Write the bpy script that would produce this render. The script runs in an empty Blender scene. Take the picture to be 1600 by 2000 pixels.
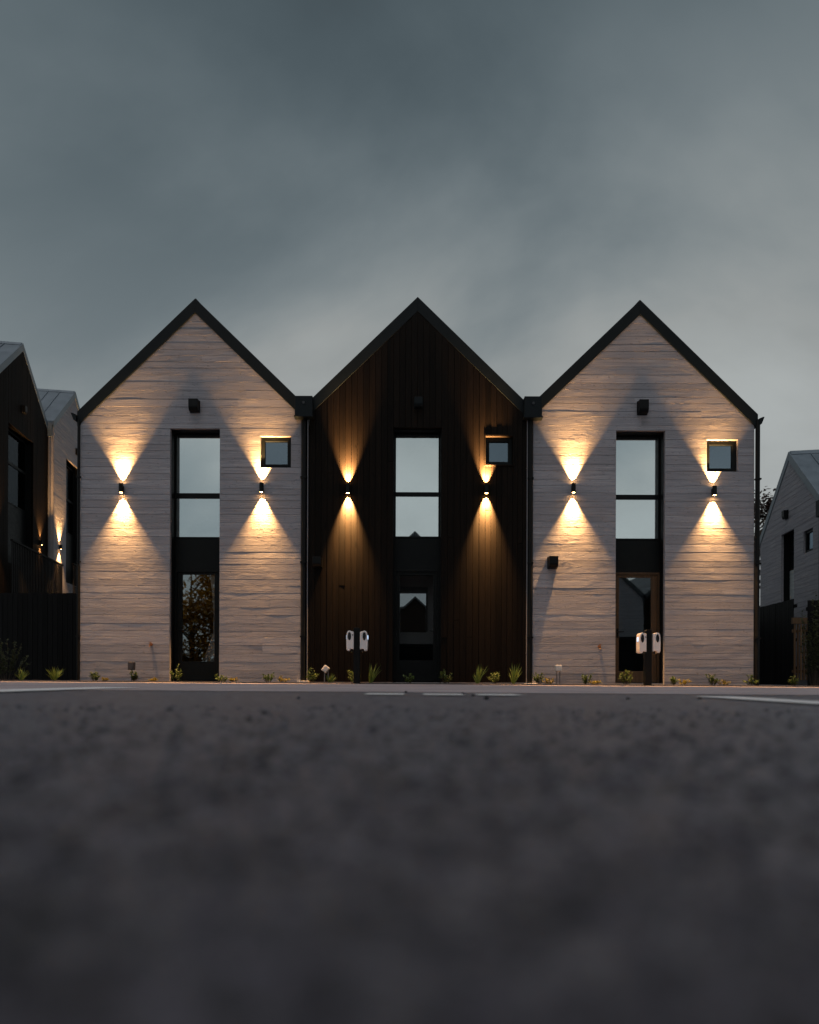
import bpy, math, random
from mathutils import Vector, Matrix
R = math.radians
sc = bpy.context.scene
COL = sc.collection
rnd = random.Random(11)

# ------------------------------------------------------------------ camera
CAM_H = 0.10
cam = bpy.data.cameras.new('camera')
cam.sensor_fit = 'HORIZONTAL'; cam.sensor_width = 36.0; cam.lens = 27.0
cam.shift_y = 326.0 / 1600.0
cam.clip_start = 0.02; cam.clip_end = 3000
cam.dof.use_dof = True; cam.dof.focus_distance = 12.0; cam.dof.aperture_fstop = 1.4
cam_o = bpy.data.objects.new('camera', cam); COL.objects.link(cam_o)
cam_o.location = (0, -12, CAM_H)
cam_o.rotation_euler = (R(90), R(-0.2), 0)
sc.camera = cam_o

# ------------------------------------------------------------------ world: overcast dusk
SKY_STRENGTH = 1.0
world = bpy.data.worlds.new('World'); sc.world = world; world.use_nodes = True
nt = world.node_tree; nt.nodes.clear()
def N(t, **kw):
    n = nt.nodes.new(t)
    for k, v in kw.items(): setattr(n, k, v)
    return n
def M(op, a, b=None, clamp=False):
    n = nt.nodes.new('ShaderNodeMath'); n.operation = op; n.use_clamp = clamp
    for i, v in enumerate((a, b)):
        if v is None: continue
        if isinstance(v, (int, float)): n.inputs[i].default_value = v
        else: nt.links.new(v, n.inputs[i])
    return n.outputs[0]
tc = N('ShaderNodeTexCoord'); sep = N('ShaderNodeSeparateXYZ'); nt.links.new(tc.outputs['Generated'], sep.inputs[0])
dx, dy, dz = sep.outputs
zz = M('MAXIMUM', dz, 0.0)
den = M('ADD', zz, 0.75)
comb = N('ShaderNodeCombineXYZ')
nt.links.new(M('DIVIDE', dx, den), comb.inputs[0]); nt.links.new(M('DIVIDE', dy, den), comb.inputs[1])
mp = N('ShaderNodeMapping'); nt.links.new(comb.outputs[0], mp.inputs[0])
mp.inputs['Location'].default_value = (18.113, 13.725, 0.0); mp.inputs['Rotation'].default_value = (0, 0, R(28)); mp.inputs['Scale'].default_value = (0.9, 1.35, 1)
nz = N('ShaderNodeTexNoise'); nz.inputs['Scale'].default_value = 1.7; nz.inputs['Detail'].default_value = 7.0; nz.inputs['Roughness'].default_value = 0.50; nz.inputs['Distortion'].default_value = 0.25
nt.links.new(mp.outputs[0], nz.inputs['Vector'])
cl = N('ShaderNodeMapRange'); cl.interpolation_type = 'SMOOTHSTEP'
nt.links.new(nz.outputs['Fac'], cl.inputs['Value'])
cl.inputs['From Min'].default_value = 0.30; cl.inputs['From Max'].default_value = 0.72
cl.inputs['To Min'].default_value = 0.44; cl.inputs['To Max'].default_value = 0.97
# overcast: paler low down, darker overhead, brighter towards the set sun behind the camera
elev = N('ShaderNodeMapRange'); nt.links.new(dz, elev.inputs['Value'])
elev.interpolation_type = 'SMOOTHSTEP'; elev.inputs['From Min'].default_value = 0.34; elev.inputs['From Max'].default_value = 0.92
elev.inputs['To Min'].default_value = 1.0; elev.inputs['To Max'].default_value = 0.10
west = N('ShaderNodeMapRange'); west.interpolation_type = 'SMOOTHSTEP'
nt.links.new(M('ADD', M('MULTIPLY', dy, -0.93), M('MULTIPLY', dx, -0.30)), west.inputs['Value'])
west.inputs['From Min'].default_value = -0.75; west.inputs['From Max'].default_value = 0.85
west.inputs['To Min'].default_value = 1.0; west.inputs['To Max'].default_value = 1.24
lum = M('MULTIPLY', M('MULTIPLY', cl.outputs[0], elev.outputs[0]), west.outputs[0])
ramp = N('ShaderNodeValToRGB'); nt.links.new(M('MULTIPLY', cl.outputs[0], elev.outputs[0]), ramp.inputs[0])
ramp.color_ramp.elements[0].position = 0.22; ramp.color_ramp.elements[0].color = (0.70, 0.94, 1.06, 1)
ramp.color_ramp.elements[1].position = 0.70; ramp.color_ramp.elements[1].color = (0.96, 1.02, 1.01, 1)
vm = N('ShaderNodeVectorMath', operation='SCALE'); nt.links.new(ramp.outputs[0], vm.inputs[0]); nt.links.new(M('MULTIPLY', lum, 0.455), vm.inputs['Scale'])
sky = N('ShaderNodeTexSky'); sky.sky_type = 'NISHITA'; sky.sun_disc = False
sky.sun_elevation = R(74.0); sky.sun_rotation = R(200); sky.air_density = 1.0; sky.dust_density = 2.0
sks = N('ShaderNodeVectorMath', operation='SCALE'); nt.links.new(sky.outputs[0], sks.inputs[0]); sks.inputs['Scale'].default_value = 0.002
add = N('ShaderNodeVectorMath', operation='ADD'); nt.links.new(vm.outputs[0], add.inputs[0]); nt.links.new(sks.outputs[0], add.inputs[1])
bg = N('ShaderNodeBackground'); bg.inputs['Strength'].default_value = SKY_STRENGTH
nt.links.new(add.outputs[0], bg.inputs['Color'])
wo = N('ShaderNodeOutputWorld'); nt.links.new(bg.outputs[0], wo.inputs['Surface'])

# ------------------------------------------------------------------ sun (veiled, behind the camera)
sl = bpy.data.lights.new('sun', 'SUN'); sl.energy = 0.9; sl.angle = R(38); sl.color = (1.0, 0.965, 0.985)
so = bpy.data.objects.new('sun', sl); COL.objects.link(so)
so.rotation_euler = (R(16), 0, R(-20))
sc.view_settings.view_transform = 'Standard'; sc.view_settings.look = 'None'
sc.view_settings.exposure = 0.0; sc.view_settings.gamma = 1.0; sc.view_settings.use_curve_mapping = False
sc.cycles.use_denoising = True
sc.cycles.max_bounces = 8; sc.cycles.transparent_max_bounces = 12
sc.cycles.sample_clamp_indirect = 4.0
sc.cycles.caustics_reflective = False; sc.cycles.caustics_refractive = False

# ================================================================== materials
MATS = {}
class NB:
    """small node builder"""
    def __init__(s, name):
        s.m = bpy.data.materials.new(name); s.m.use_nodes = True; s.t = s.m.node_tree
        s.t.nodes.clear(); s.out = s.t.nodes.new('ShaderNodeOutputMaterial'); MATS[name] = s.m
    def n(s, t, **kw):
        x = s.t.nodes.new(t)
        for k, v in kw.items(): setattr(x, k, v)
        return x
    def l(s, a, b): s.t.links.new(a, b)
    def coord(s, scale=(1, 1, 1), kind='Object', loc=None):
        c = s.n('ShaderNodeTexCoord'); mpn = s.n('ShaderNodeMapping'); s.l(c.outputs[kind], mpn.inputs[0])
        mpn.inputs['Scale'].default_value = scale
        if loc is not None: s.l(loc, mpn.inputs['Location'])
        return mpn.outputs[0]
    def noise(s, vec, scale=1.0, detail=4, rough=0.55, dist=0.0):
        x = s.n('ShaderNodeTexNoise'); s.l(vec, x.inputs['Vector'])
        x.inputs['Scale'].default_value = scale; x.inputs['Detail'].default_value = detail
        x.inputs['Roughness'].default_value = rough; x.inputs['Distortion'].default_value = dist
        return x.outputs['Fac']
    def mr(s, v, a, b, c, d, smooth=False):
        x = s.n('ShaderNodeMapRange'); s.l(v, x.inputs['Value'])
        if smooth: x.interpolation_type = 'SMOOTHSTEP'
        for k, q in zip(('From Min', 'From Max', 'To Min', 'To Max'), (a, b, c, d)): x.inputs[k].default_value = q
        return x.outputs[0]
    def math(s, op, a, b):
        x = s.n('ShaderNodeMath', operation=op)
        for i, v in enumerate((a, b)):
            if isinstance(v, (int, float)): x.inputs[i].default_value = v
            else: s.l(v, x.inputs[i])
        return x.outputs[0]
    def mix(s, f, a, b, typ='MIX'):
        x = s.n('ShaderNodeMix', data_type='RGBA', blend_type=typ)
        if isinstance(f, (int, float)): x.inputs[0].default_value = f
        else: s.l(f, x.inputs[0])
        for i, v in ((6, a), (7, b)):
            if isinstance(v, tuple): x.inputs[i].default_value = (*v, 1)
            else: s.l(v, x.inputs[i])
        return x.outputs[2]
    def scale(s, col, f):
        x = s.n('ShaderNodeVectorMath', operation='SCALE'); s.l(col, x.inputs[0])
        if isinstance(f, (int, float)): x.inputs['Scale'].default_value = f
        else: s.l(f, x.inputs['Scale'])
        return x.outputs[0]
    def bump(s, h, dist=0.01, strength=1.0, normal=None):
        x = s.n('ShaderNodeBump'); s.l(h, x.inputs['Height']); x.inputs['Distance'].default_value = dist
        x.inputs['Strength'].default_value = strength
        if normal is not None: s.l(normal, x.inputs['Normal'])
        return x.outputs[0]
    def pbr(s, col, rough=0.7, metal=0.0, normal=None, spec=None):
        p = s.n('ShaderNodeBsdfPrincipled')
        if isinstance(col, tuple): p.inputs['Base Color'].default_value = (*col, 1)
        else: s.l(col, p.inputs['Base Color'])
        if isinstance(rough, (int, float)): p.inputs['Roughness'].default_value = rough
        else: s.l(rough, p.inputs['Roughness'])
        p.inputs['Metallic'].default_value = metal
        if spec is not None: p.inputs['Specular IOR Level'].default_value = spec
        if normal is not None: s.l(normal, p.inputs['Normal'])
        s.l(p.outputs[0], s.out.inputs['Surface']); return p

def mat_concrete():
    b = NB('board_formed_concrete')
    oi = b.n('ShaderNodeObjectInfo')
    off = b.n('ShaderNodeCombineXYZ'); b.l(b.math('MULTIPLY', oi.outputs['Random'], 37.0), off.inputs[0]); b.l(b.math('MULTIPLY', oi.outputs['Random'], 11.0), off.inputs[1])
    grain = b.noise(b.coord((1.0, 10, 30), loc=off.outputs[0]), 1.6, 8, 0.68, 0.25)
    fine = b.noise(b.coord((16, 30, 70), loc=off.outputs[0]), 1.0, 6, 0.7, 0.3)
    blot = b.noise(b.coord((1.0, 1, 1.6)), 1.3, 5, 0.6)
    pit = b.noise(b.coord((9, 9, 22), loc=off.outputs[0]), 2.0, 3, 0.55)
    streak = b.noise(b.coord((5.0, 1, 0.35)), 1.5, 4, 0.6)
    kn = b.noise(b.coord((4, 8, 11), loc=off.outputs[0]), 1.3, 5, 0.6, 2.6)
    msk = b.mr(b.noise(b.coord((0.9, 1, 1.5)), 2.0, 3, 0.5), 0.48, 0.62, 0, 1, True)
    pitm = b.mr(pit, 0.60, 0.70, 0, 1, True)
    c = b.mix(b.mr(grain, 0.3, 0.72, 0, 1), (0.185, 0.182, 0.205), (0.475, 0.463, 0.492))
    c = b.mix(b.mr(blot, 0.38, 0.66, 0, 0.85), c, (0.30, 0.30, 0.335))
    c = b.mix(b.mr(streak, 0.52, 0.75, 0, 0.45), c, (0.29, 0.28, 0.295))
    c = b.mix(b.math('MULTIPLY', pitm, 0.6), c, (0.16, 0.15, 0.16))
    c = b.scale(c, b.mr(oi.outputs['Random'], 0, 1, 0.87, 1.07))
    h = b.math('ADD', b.math('MULTIPLY', grain, 0.9), b.math('MULTIPLY', fine, 0.55))
    h = b.math('SUBTRACT', h, b.math('MULTIPLY', pitm, 0.9))
    h = b.math('ADD', h, b.math('MULTIPLY', b.math('MULTIPLY', kn, msk), 1.5))
    b.pbr(c, 0.86, normal=b.bump(h, 0.0042, 0.9), spec=0.3)
mat_concrete()
def mat_timber(name, dark, lite, bumpd=0.003, rough=0.6, spec=0.2):
    b = NB(name)
    oi = b.n('ShaderNodeObjectInfo')
    off = b.n('ShaderNodeCombineXYZ'); b.l(b.math('MULTIPLY', oi.outputs['Random'], 31.0), off.inputs[2]); b.l(b.math('MULTIPLY', oi.outputs['Random'], 9.0), off.inputs[0])
    g = b.noise(b.coord((26, 20, 1.1), loc=off.outputs[0]), 1.4, 6, 0.62, 0.8)
    kn = b.noise(b.coord((9, 5, 3.2), loc=off.outputs[0]), 1.0, 2, 0.5)
    c = b.mix(b.mr(g, 0.3, 0.72, 0, 1), dark, lite)
    c = b.mix(b.mr(kn, 0.68, 0.76, 0, 0.8, True), c, tuple(x * 0.4 for x in dark))
    c = b.scale(c, b.mr(oi.outputs['Random'], 0, 1, 0.72, 1.25))
    b.pbr(c, rough, normal=b.bump(g, bumpd, 0.8), spec=spec)
mat_timber('charred_timber', (0.0034, 0.0026, 0.0023), (0.0108, 0.0072, 0.0048), 0.0009, 0.7, 0.08)
mat_timber('black_fence_timber', (0.004, 0.004, 0.0045), (0.010, 0.0095, 0.0095), spec=0.08)
mat_timber('brown_timber', (0.10, 0.058, 0.030), (0.20, 0.115, 0.06))
mat_timber('door_timber', (0.055, 0.034, 0.02), (0.12, 0.07, 0.036))
def mat_plain(name, col, rough=0.5, metal=0.0, var=0.25, sc_=6.0, bump=0.0, spec=None):
    b = NB(name)
    n = b.noise(b.coord((1, 1, 1)), sc_, 5, 0.6)
    c = b.mix(b.mr(n, 0.3, 0.7, 0, 1), tuple(x * (1 - var) for x in col), tuple(min(1, x * (1 + var)) for x in col))
    b.pbr(c, b.mr(n, 0.3, 0.7, max(0.02, rough - 0.08), min(1, rough + 0.1)), metal, b.bump(n, bump, 0.6) if bump else None, spec)
mat_plain('roof_metal', (0.030, 0.040, 0.048), 0.45, 0.0, 0.18, 2.5, spec=0.5)
mat_plain('roof_metal_pale', (0.12, 0.155, 0.185), 0.45, 0.0, 0.15, 2.5, spec=0.5)
mat_plain('trim_metal', (0.0075, 0.0112, 0.0135), 0.5, 0.0, 0.15, 3.0, spec=0.12)
mat_plain('black_metal', (0.006, 0.0065, 0.007), 0.45, 0.0, 0.2, 8.0, spec=0.15)
mat_plain('frame_metal', (0.006, 0.0075, 0.008), 0.45, 0.0, 0.2, 8.0, spec=0.12)
mat_plain('grey_pipe', (0.15, 0.15, 0.165), 0.5, 0.0, 0.15, 9.0)
mat_plain('white_plastic', (0.74, 0.70, 0.70), 0.32, 0.0, 0.04, 9.0)
mat_plain('pale_box', (0.62, 0.60, 0.58), 0.5, 0.0, 0.08, 20.0)
mat_plain('dark_socket', (0.012, 0.013, 0.017), 0.25, 0.0, 0.1, 9.0)
mat_plain('brass', (0.42, 0.20, 0.09), 0.42, 0.7, 0.2, 30.0)
mat_plain('interior_paint', (0.62, 0.64, 0.65), 0.9, 0.0, 0.05, 3.0)
mat_plain('interior_dark', (0.05, 0.05, 0.055), 0.8, 0.0, 0.1, 3.0)
mat_plain('curtain_cloth', (0.72, 0.75, 0.76), 0.9, 0.0, 0.06, 12.0)
mat_plain('plinth_concrete', (0.30, 0.28, 0.27), 0.9, 0.0, 0.25, 9.0, 0.004)
mat_plain('kerb_concrete', (0.07, 0.064, 0.066), 0.9, 0.0, 0.3, 14.0, 0.004)
mat_plain('soil', (0.045, 0.032, 0.022), 0.95, 0.0, 0.45, 35.0, 0.02)
mat_plain('pebble_stone', (0.030, 0.030, 0.033), 0.85, 0.0, 0.3, 60.0, 0.002)
mat_plain('pale_cladding', (0.50, 0.54, 0.55), 0.6, 0.0, 0.08, 5.0)
mat_plain('bark', (0.07, 0.05, 0.035), 0.9, 0.0, 0.4, 14.0, 0.01)

def mat_glass(name, refl, tint, seethru):
    b = NB(name)
    g = b.n('ShaderNodeBsdfGlossy'); g.inputs['Roughness'].default_value = 0.015; g.inputs['Color'].default_value = (*tint, 1)
    wob = b.noise(b.coord((1, 1, 1)), 1.1, 1, 0.4)
    b.l(b.bump(wob, 0.004, 0.25), g.inputs['Normal'])
    t = b.n('ShaderNodeBsdfTransparent'); t.inputs['Color'].default_value = (seethru, seethru, seethru, 1)
    fr = b.n('ShaderNodeFresnel'); fr.inputs['IOR'].default_value = 1.5
    f = b.math('ADD', b.math('MULTIPLY', fr.outputs[0], 0.7 if refl > .1 else .15), refl)
    mx = b.n('ShaderNodeMixShader'); b.l(f, mx.inputs[0]); b.l(t.outputs[0], mx.inputs[1]); b.l(g.outputs[0], mx.inputs[2])
    b.l(mx.outputs[0], b.out.inputs['Surface'])
mat_glass('window_glass', 0.72, (0.90, 0.98, 1.0), 0.72)
mat_glass('door_glass', 0.22, (0.90, 0.98, 1.0), 0.95)
mat_glass('dark_glass', 0.0, (0.8, 0.9, 1.0), 0.6)
mat_glass('tinted_glass', 0.20, (0.66, 0.84, 1.0), 0.5)
def mat_emit(name, col, st):
    b = NB(name); e = b.n('ShaderNodeEmission'); e.inputs['Color'].default_value = (*col, 1); e.inputs['Strength'].default_value = st
    b.l(e.outputs[0], b.out.inputs['Surface'])
WARM = (1.0, 0.50, 0.165)
mat_emit('lamp_lens', WARM, 90.0)
mat_emit('led_strip', (0.55, 0.72, 1.0), 1.6)
def mat_leaf(name, a, c2, trans=0.25):
    b = NB(name)
    oi = b.n('ShaderNodeNewGeometry')
    n = b.noise(b.coord((1, 1, 1)), 9.0, 3, 0.6)
    c = b.mix(oi.outputs['Random Per Island'], a, c2)
    c = b.scale(c, b.mr(n, 0.3, 0.7, 0.7, 1.2))
    p = b.pbr(c, 0.55, spec=0.3)
    tr = b.n('ShaderNodeBsdfTranslucent'); b.l(c, tr.inputs['Color'])
    mx = b.n('ShaderNodeMixShader'); mx.inputs[0].default_value = trans
    b.l(p.outputs[0], mx.inputs[1]); b.l(tr.outputs[0], mx.inputs[2]); b.l(mx.outputs[0], b.out.inputs['Surface'])
mat_leaf('shrub_leaf', (0.06, 0.115, 0.03), (0.14, 0.19, 0.055))
mat_leaf('grass_blade', (0.09, 0.16, 0.03), (0.22, 0.29, 0.07))
mat_leaf('low_plant_leaf', (0.20, 0.18, 0.03), (0.34, 0.27, 0.05))
mat_leaf('dark_leaf', (0.045, 0.055, 0.025), (0.10, 0.11, 0.04))
mat_leaf('red_leaf', (0.05, 0.032, 0.028), (0.085, 0.045, 0.036))
mat_leaf('autumn_leaf', (0.26, 0.13, 0.012), (0.55, 0.27, 0.02))
def mat_asphalt():
    b = NB('asphalt')
    co = b.coord((1, 1, 1))
    ag = b.n('ShaderNodeTexVoronoi'); b.l(co, ag.inputs['Vector']); ag.inputs['Scale'].default_value = 95.0
    agc = b.n('ShaderNodeSeparateXYZ'); b.l(ag.outputs['Color'], agc.inputs[0])
    f1 = b.noise(co, 70.0, 5, 0.6); f2 = b.noise(co, 17.0, 5, 0.62); f3 = b.noise(co, 0.45, 4, 0.55); tint = b.noise(co, 1.6, 2, 0.5)
    c = b.mix(b.mr(f1, 0.34, 0.68, 0, 1), (0.010, 0.0097, 0.0135), (0.044, 0.0405, 0.054))
    c = b.mix(b.math('MULTIPLY', agc.outputs[0], 0.35), c, (0.17, 0.17, 0.175))
    c = b.scale(c, b.mr(f2, 0.38, 0.62, 0.45, 1.55))
    c = b.scale(c, b.mr(f3, 0.3, 0.7, 0.80, 1.2))
    c = b.mix(b.mr(tint, 0.5, 0.75, 0, 0.35), c, (0.085, 0.062, 0.075))
    h = b.math('ADD', b.math('MULTIPLY', ag.outputs['Distance'], -0.6), b.math('MULTIPLY', f1, 1.2))
    p = b.pbr(c, 0.55, normal=b.bump(h, 0.004, 0.8), spec=0.5)
    b.l(b.mr(f2, 0.38, 0.62, 0.30, 0.68), p.inputs['Sheen Weight']); p.inputs['Sheen Roughness'].default_value = 0.22; p.inputs['Sheen Tint'].default_value = (0.90, 0.86, 1.0, 1)
mat_asphalt()
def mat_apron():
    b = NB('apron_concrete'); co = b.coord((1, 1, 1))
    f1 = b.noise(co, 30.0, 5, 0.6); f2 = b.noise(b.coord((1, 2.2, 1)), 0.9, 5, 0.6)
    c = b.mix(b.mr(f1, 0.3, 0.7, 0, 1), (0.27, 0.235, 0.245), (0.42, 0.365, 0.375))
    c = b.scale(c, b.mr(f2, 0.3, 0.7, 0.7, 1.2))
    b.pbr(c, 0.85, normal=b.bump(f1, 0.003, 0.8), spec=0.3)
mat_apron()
def mat_paint():
    b = NB('road_paint'); co = b.coord((1, 1, 1))
    f1 = b.noise(co, 55.0, 5, 0.7)
    c = b.mix(b.mr(f1, 0.24, 0.36, 0, 1), (0.3, 0.3, 0.3), (0.90, 0.89, 0.90))
    p = b.pbr(c, 0.6, normal=b.bump(f1, 0.001, 0.6))
    p.inputs['Sheen Weight'].default_value = 0.6; p.inputs['Sheen Roughness'].default_value = 0.3
mat_paint()

# ================================================================== mesh helpers
class MB:
    def __init__(s): s.v = []; s.f = []; s.smooth = False
    def quad(s, *pts):
        k = len(s.v); s.v += [tuple(p) for p in pts]; s.f.append(tuple(range(k, k + len(pts)))); return s
    def box(s, x0, x1, y0, y1, z0, z1):
        k = len(s.v)
        s.v += [(x0, y0, z0), (x1, y0, z0), (x1, y1, z0), (x0, y1, z0), (x0, y0, z1), (x1, y0, z1), (x1, y1, z1), (x0, y1, z1)]
        s.f += [tuple(k + i for i in q) for q in ((0, 3, 2, 1), (4, 5, 6, 7), (0, 1, 5, 4), (1, 2, 6, 5), (2, 3, 7, 6), (3, 0, 4, 7))]
        return s
    def prism(s, poly, y0, y1):
        """poly: (x,z) counter-clockwise seen from -y"""
        k = len(s.v); n = len(poly)
        s.v += [(x, y0, z) for x, z in poly] + [(x, y1, z) for x, z in poly]
        s.f.append(tuple(k + i for i in range(n))); s.f.append(tuple(k + n + i for i in reversed(range(n))))
        for i in range(n):
            j = (i + 1) % n; s.f.append((k + i, k + n + i, k + n + j, k + j))
        return s
    def tube(s, pts, rads, n=8, cap=True):
        pts = [Vector(p) for p in pts]
        if isinstance(rads, (int, float)): rads = [rads] * len(pts)
        k = len(s.v)
        for i, p in enumerate(pts):
            d = (pts[min(i + 1, len(pts) - 1)] - pts[max(i - 1, 0)]).normalized()
            a = d.orthogonal().normalized() if abs(d.z) < 0.99 else Vector((1, 0, 0)); bb = d.cross(a)
            for q in range(n):
                t = 2 * math.pi * q / n; s.v.append(tuple(p + (a * math.cos(t) + bb * math.sin(t)) * rads[i]))
        for i in range(len(pts) - 1):
            for q in range(n):
                r = (q + 1) % n; s.f.append((k + i * n + q, k + i * n + r, k + (i + 1) * n + r, k + (i + 1) * n + q))
        if cap:
            s.f.append(tuple(k + q for q in reversed(range(n)))); s.f.append(tuple(k + (len(pts) - 1) * n + q for q in range(n)))
        return s
    def rbox(s, x0, x1, y0, y1, z0, z1, r, n=3, axis='y', top=True, bottom=True):
        """box with rounded corners in the x-z outline, extruded in y"""
        poly = []
        def arc(cx, cz, a0):
            for i in range(n + 1):
                a = a0 + (math.pi / 2) * i / n; poly.append((cx + r * math.cos(a), cz + r * math.sin(a)))
        if bottom: arc(x0 + r, z0 + r, math.pi); arc(x1 - r, z0 + r, 1.5 * math.pi)
        else: poly += [(x0, z0), (x1, z0)]
        if top: arc(x1 - r, z1 - r, 0); arc(x0 + r, z1 - r, math.pi / 2)
        else: poly += [(x1, z1), (x0, z1)]
        return s.prism(poly, y0, y1)
    def mesh(s, name, mat):
        me = bpy.data.meshes.new(name); me.from_pydata(s.v, [], s.f)
        me.materials.append(MATS[mat])
        if s.smooth: me.polygons.foreach_set('use_smooth', [True] * len(me.polygons))
        me.update(); return me
    def build(s, name, mat, parent=None, loc=None, bevel=0.0):
        o = bpy.data.objects.new(name, s.mesh(name, mat)); COL.objects.link(o)
        if parent is not None: o.parent = parent
        if loc is not None: o.location = loc
        if bevel:
            md = o.modifiers.new('bevel', 'BEVEL'); md.width = bevel; md.segments = 2; md.limit_method = 'ANGLE'; md.angle_limit = R(40)
        return o
def tag(o, label=None, cat=None, group=None, kind=None):
    if label: o['label'] = label
    if cat: o['category'] = cat
    if group: o['group'] = group
    if kind: o['kind'] = kind
    return o
def empty(name, loc, rz=0.0, label=None, cat=None, group=None):
    o = bpy.data.objects.new(name, None); COL.objects.link(o); o.location = loc; o.rotation_euler = (0, 0, rz)
    o.empty_display_size = 0.1
    return tag(o, label, cat, group)
def fx(px): return (px - 800) / 100.0                       # photo column -> metres on the facade plane
def fz(px, py): return CAM_H + (1326 - (py - 0.0035 * (px - 800))) / 100.0
def gz(x): return -0.0035 * x                               # the car park falls gently to the right

# ================================================================== the setting
def sheet(name, x0, x1, y0, y1, dz, mat, nx=8, kind='structure'):
    m = MB()
    for i in range(nx):
        a = x0 + (x1 - x0) * i / nx; b_ = x0 + (x1 - x0) * (i + 1) / nx
        m.quad((a, y0, gz(a) + dz), (b_, y0, gz(b_) + dz), (b_, y1, gz(b_) + dz), (a, y1, gz(a) + dz))
    return tag(m.build(name, mat), kind=kind)
sheet('ground', -600, 600, -600, 900, 0.0, 'asphalt', 1)
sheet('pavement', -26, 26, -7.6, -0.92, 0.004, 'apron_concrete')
sheet('planting_bed', -10.6, 9.6, -0.80, 0.0, 0.012, 'soil')
k = MB()
for i in range(40):
    a = -26 + 52 * i / 40; b_ = a + 52 / 40 - 0.006
    za, zb = gz(a), gz(b_)
    k.prism([(a, za - .05), (b_, zb - .05), (b_, zb + .026), (a, za + .026)], -0.92, -0.80)
tag(k.build('kerb', 'kerb_concrete', bevel=0.006), kind='structure')

def marking(name, x0, x1, y0, y1, dz=0.008):
    m = MB(); n = 10
    for i in range(n):
        a = y0 + (y1 - y0) * i / n; b_ = y0 + (y1 - y0) * (i + 1) / n
        j0, j1 = (rnd.uniform(-.008, .008) for _ in 'ab')
        m.quad((x0 + j0, a, gz(x0) + dz), (x1 + j1, a, gz(x1) + dz), (x1 + j1, b_, gz(x1) + dz), (x0 + j0, b_, gz(x0) + dz))
    return tag(m.build(name, 'road_paint'), kind='structure')
marking('road_marking', -2.80, -2.40, -9.0, -6.50)
marking('road_marking', 1.70, 1.94, -11.0, -8.30)
for a, b_ in ((715, 790), (828, 905), (932, 1012)):
    d = 3.75
    marking('road_marking', (a - 800) / 1200 * d, (b_ - 800) / 1200 * d, -8.42, -8.10)

# ================================================================== houses
CONC_GROUP = None
def wall_pieces(xl, xr, base, top_at, opens, extra=()):
    """split a gable front into prisms that leave the openings free"""
    xs = sorted({xl, 0.0, xr, *[q for o in opens for q in o[:2]]})
    out = []
    for a, b_ in zip(xs[:-1], xs[1:]):
        mid = (a + b_) / 2
        cuts = sorted([(o[2], o[3]) for o in opens if o[0] <= mid <= o[1]])
        z = base
        for c0, c1 in cuts:
            if c0 > z + 1e-4: out.append([(a, z), (b_, z), (b_, c0), (a, c0)])
            z = c1
        out.append([(a, z), (b_, z), (b_, top_at(b_)), (a, top_at(a))])
    return out

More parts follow.
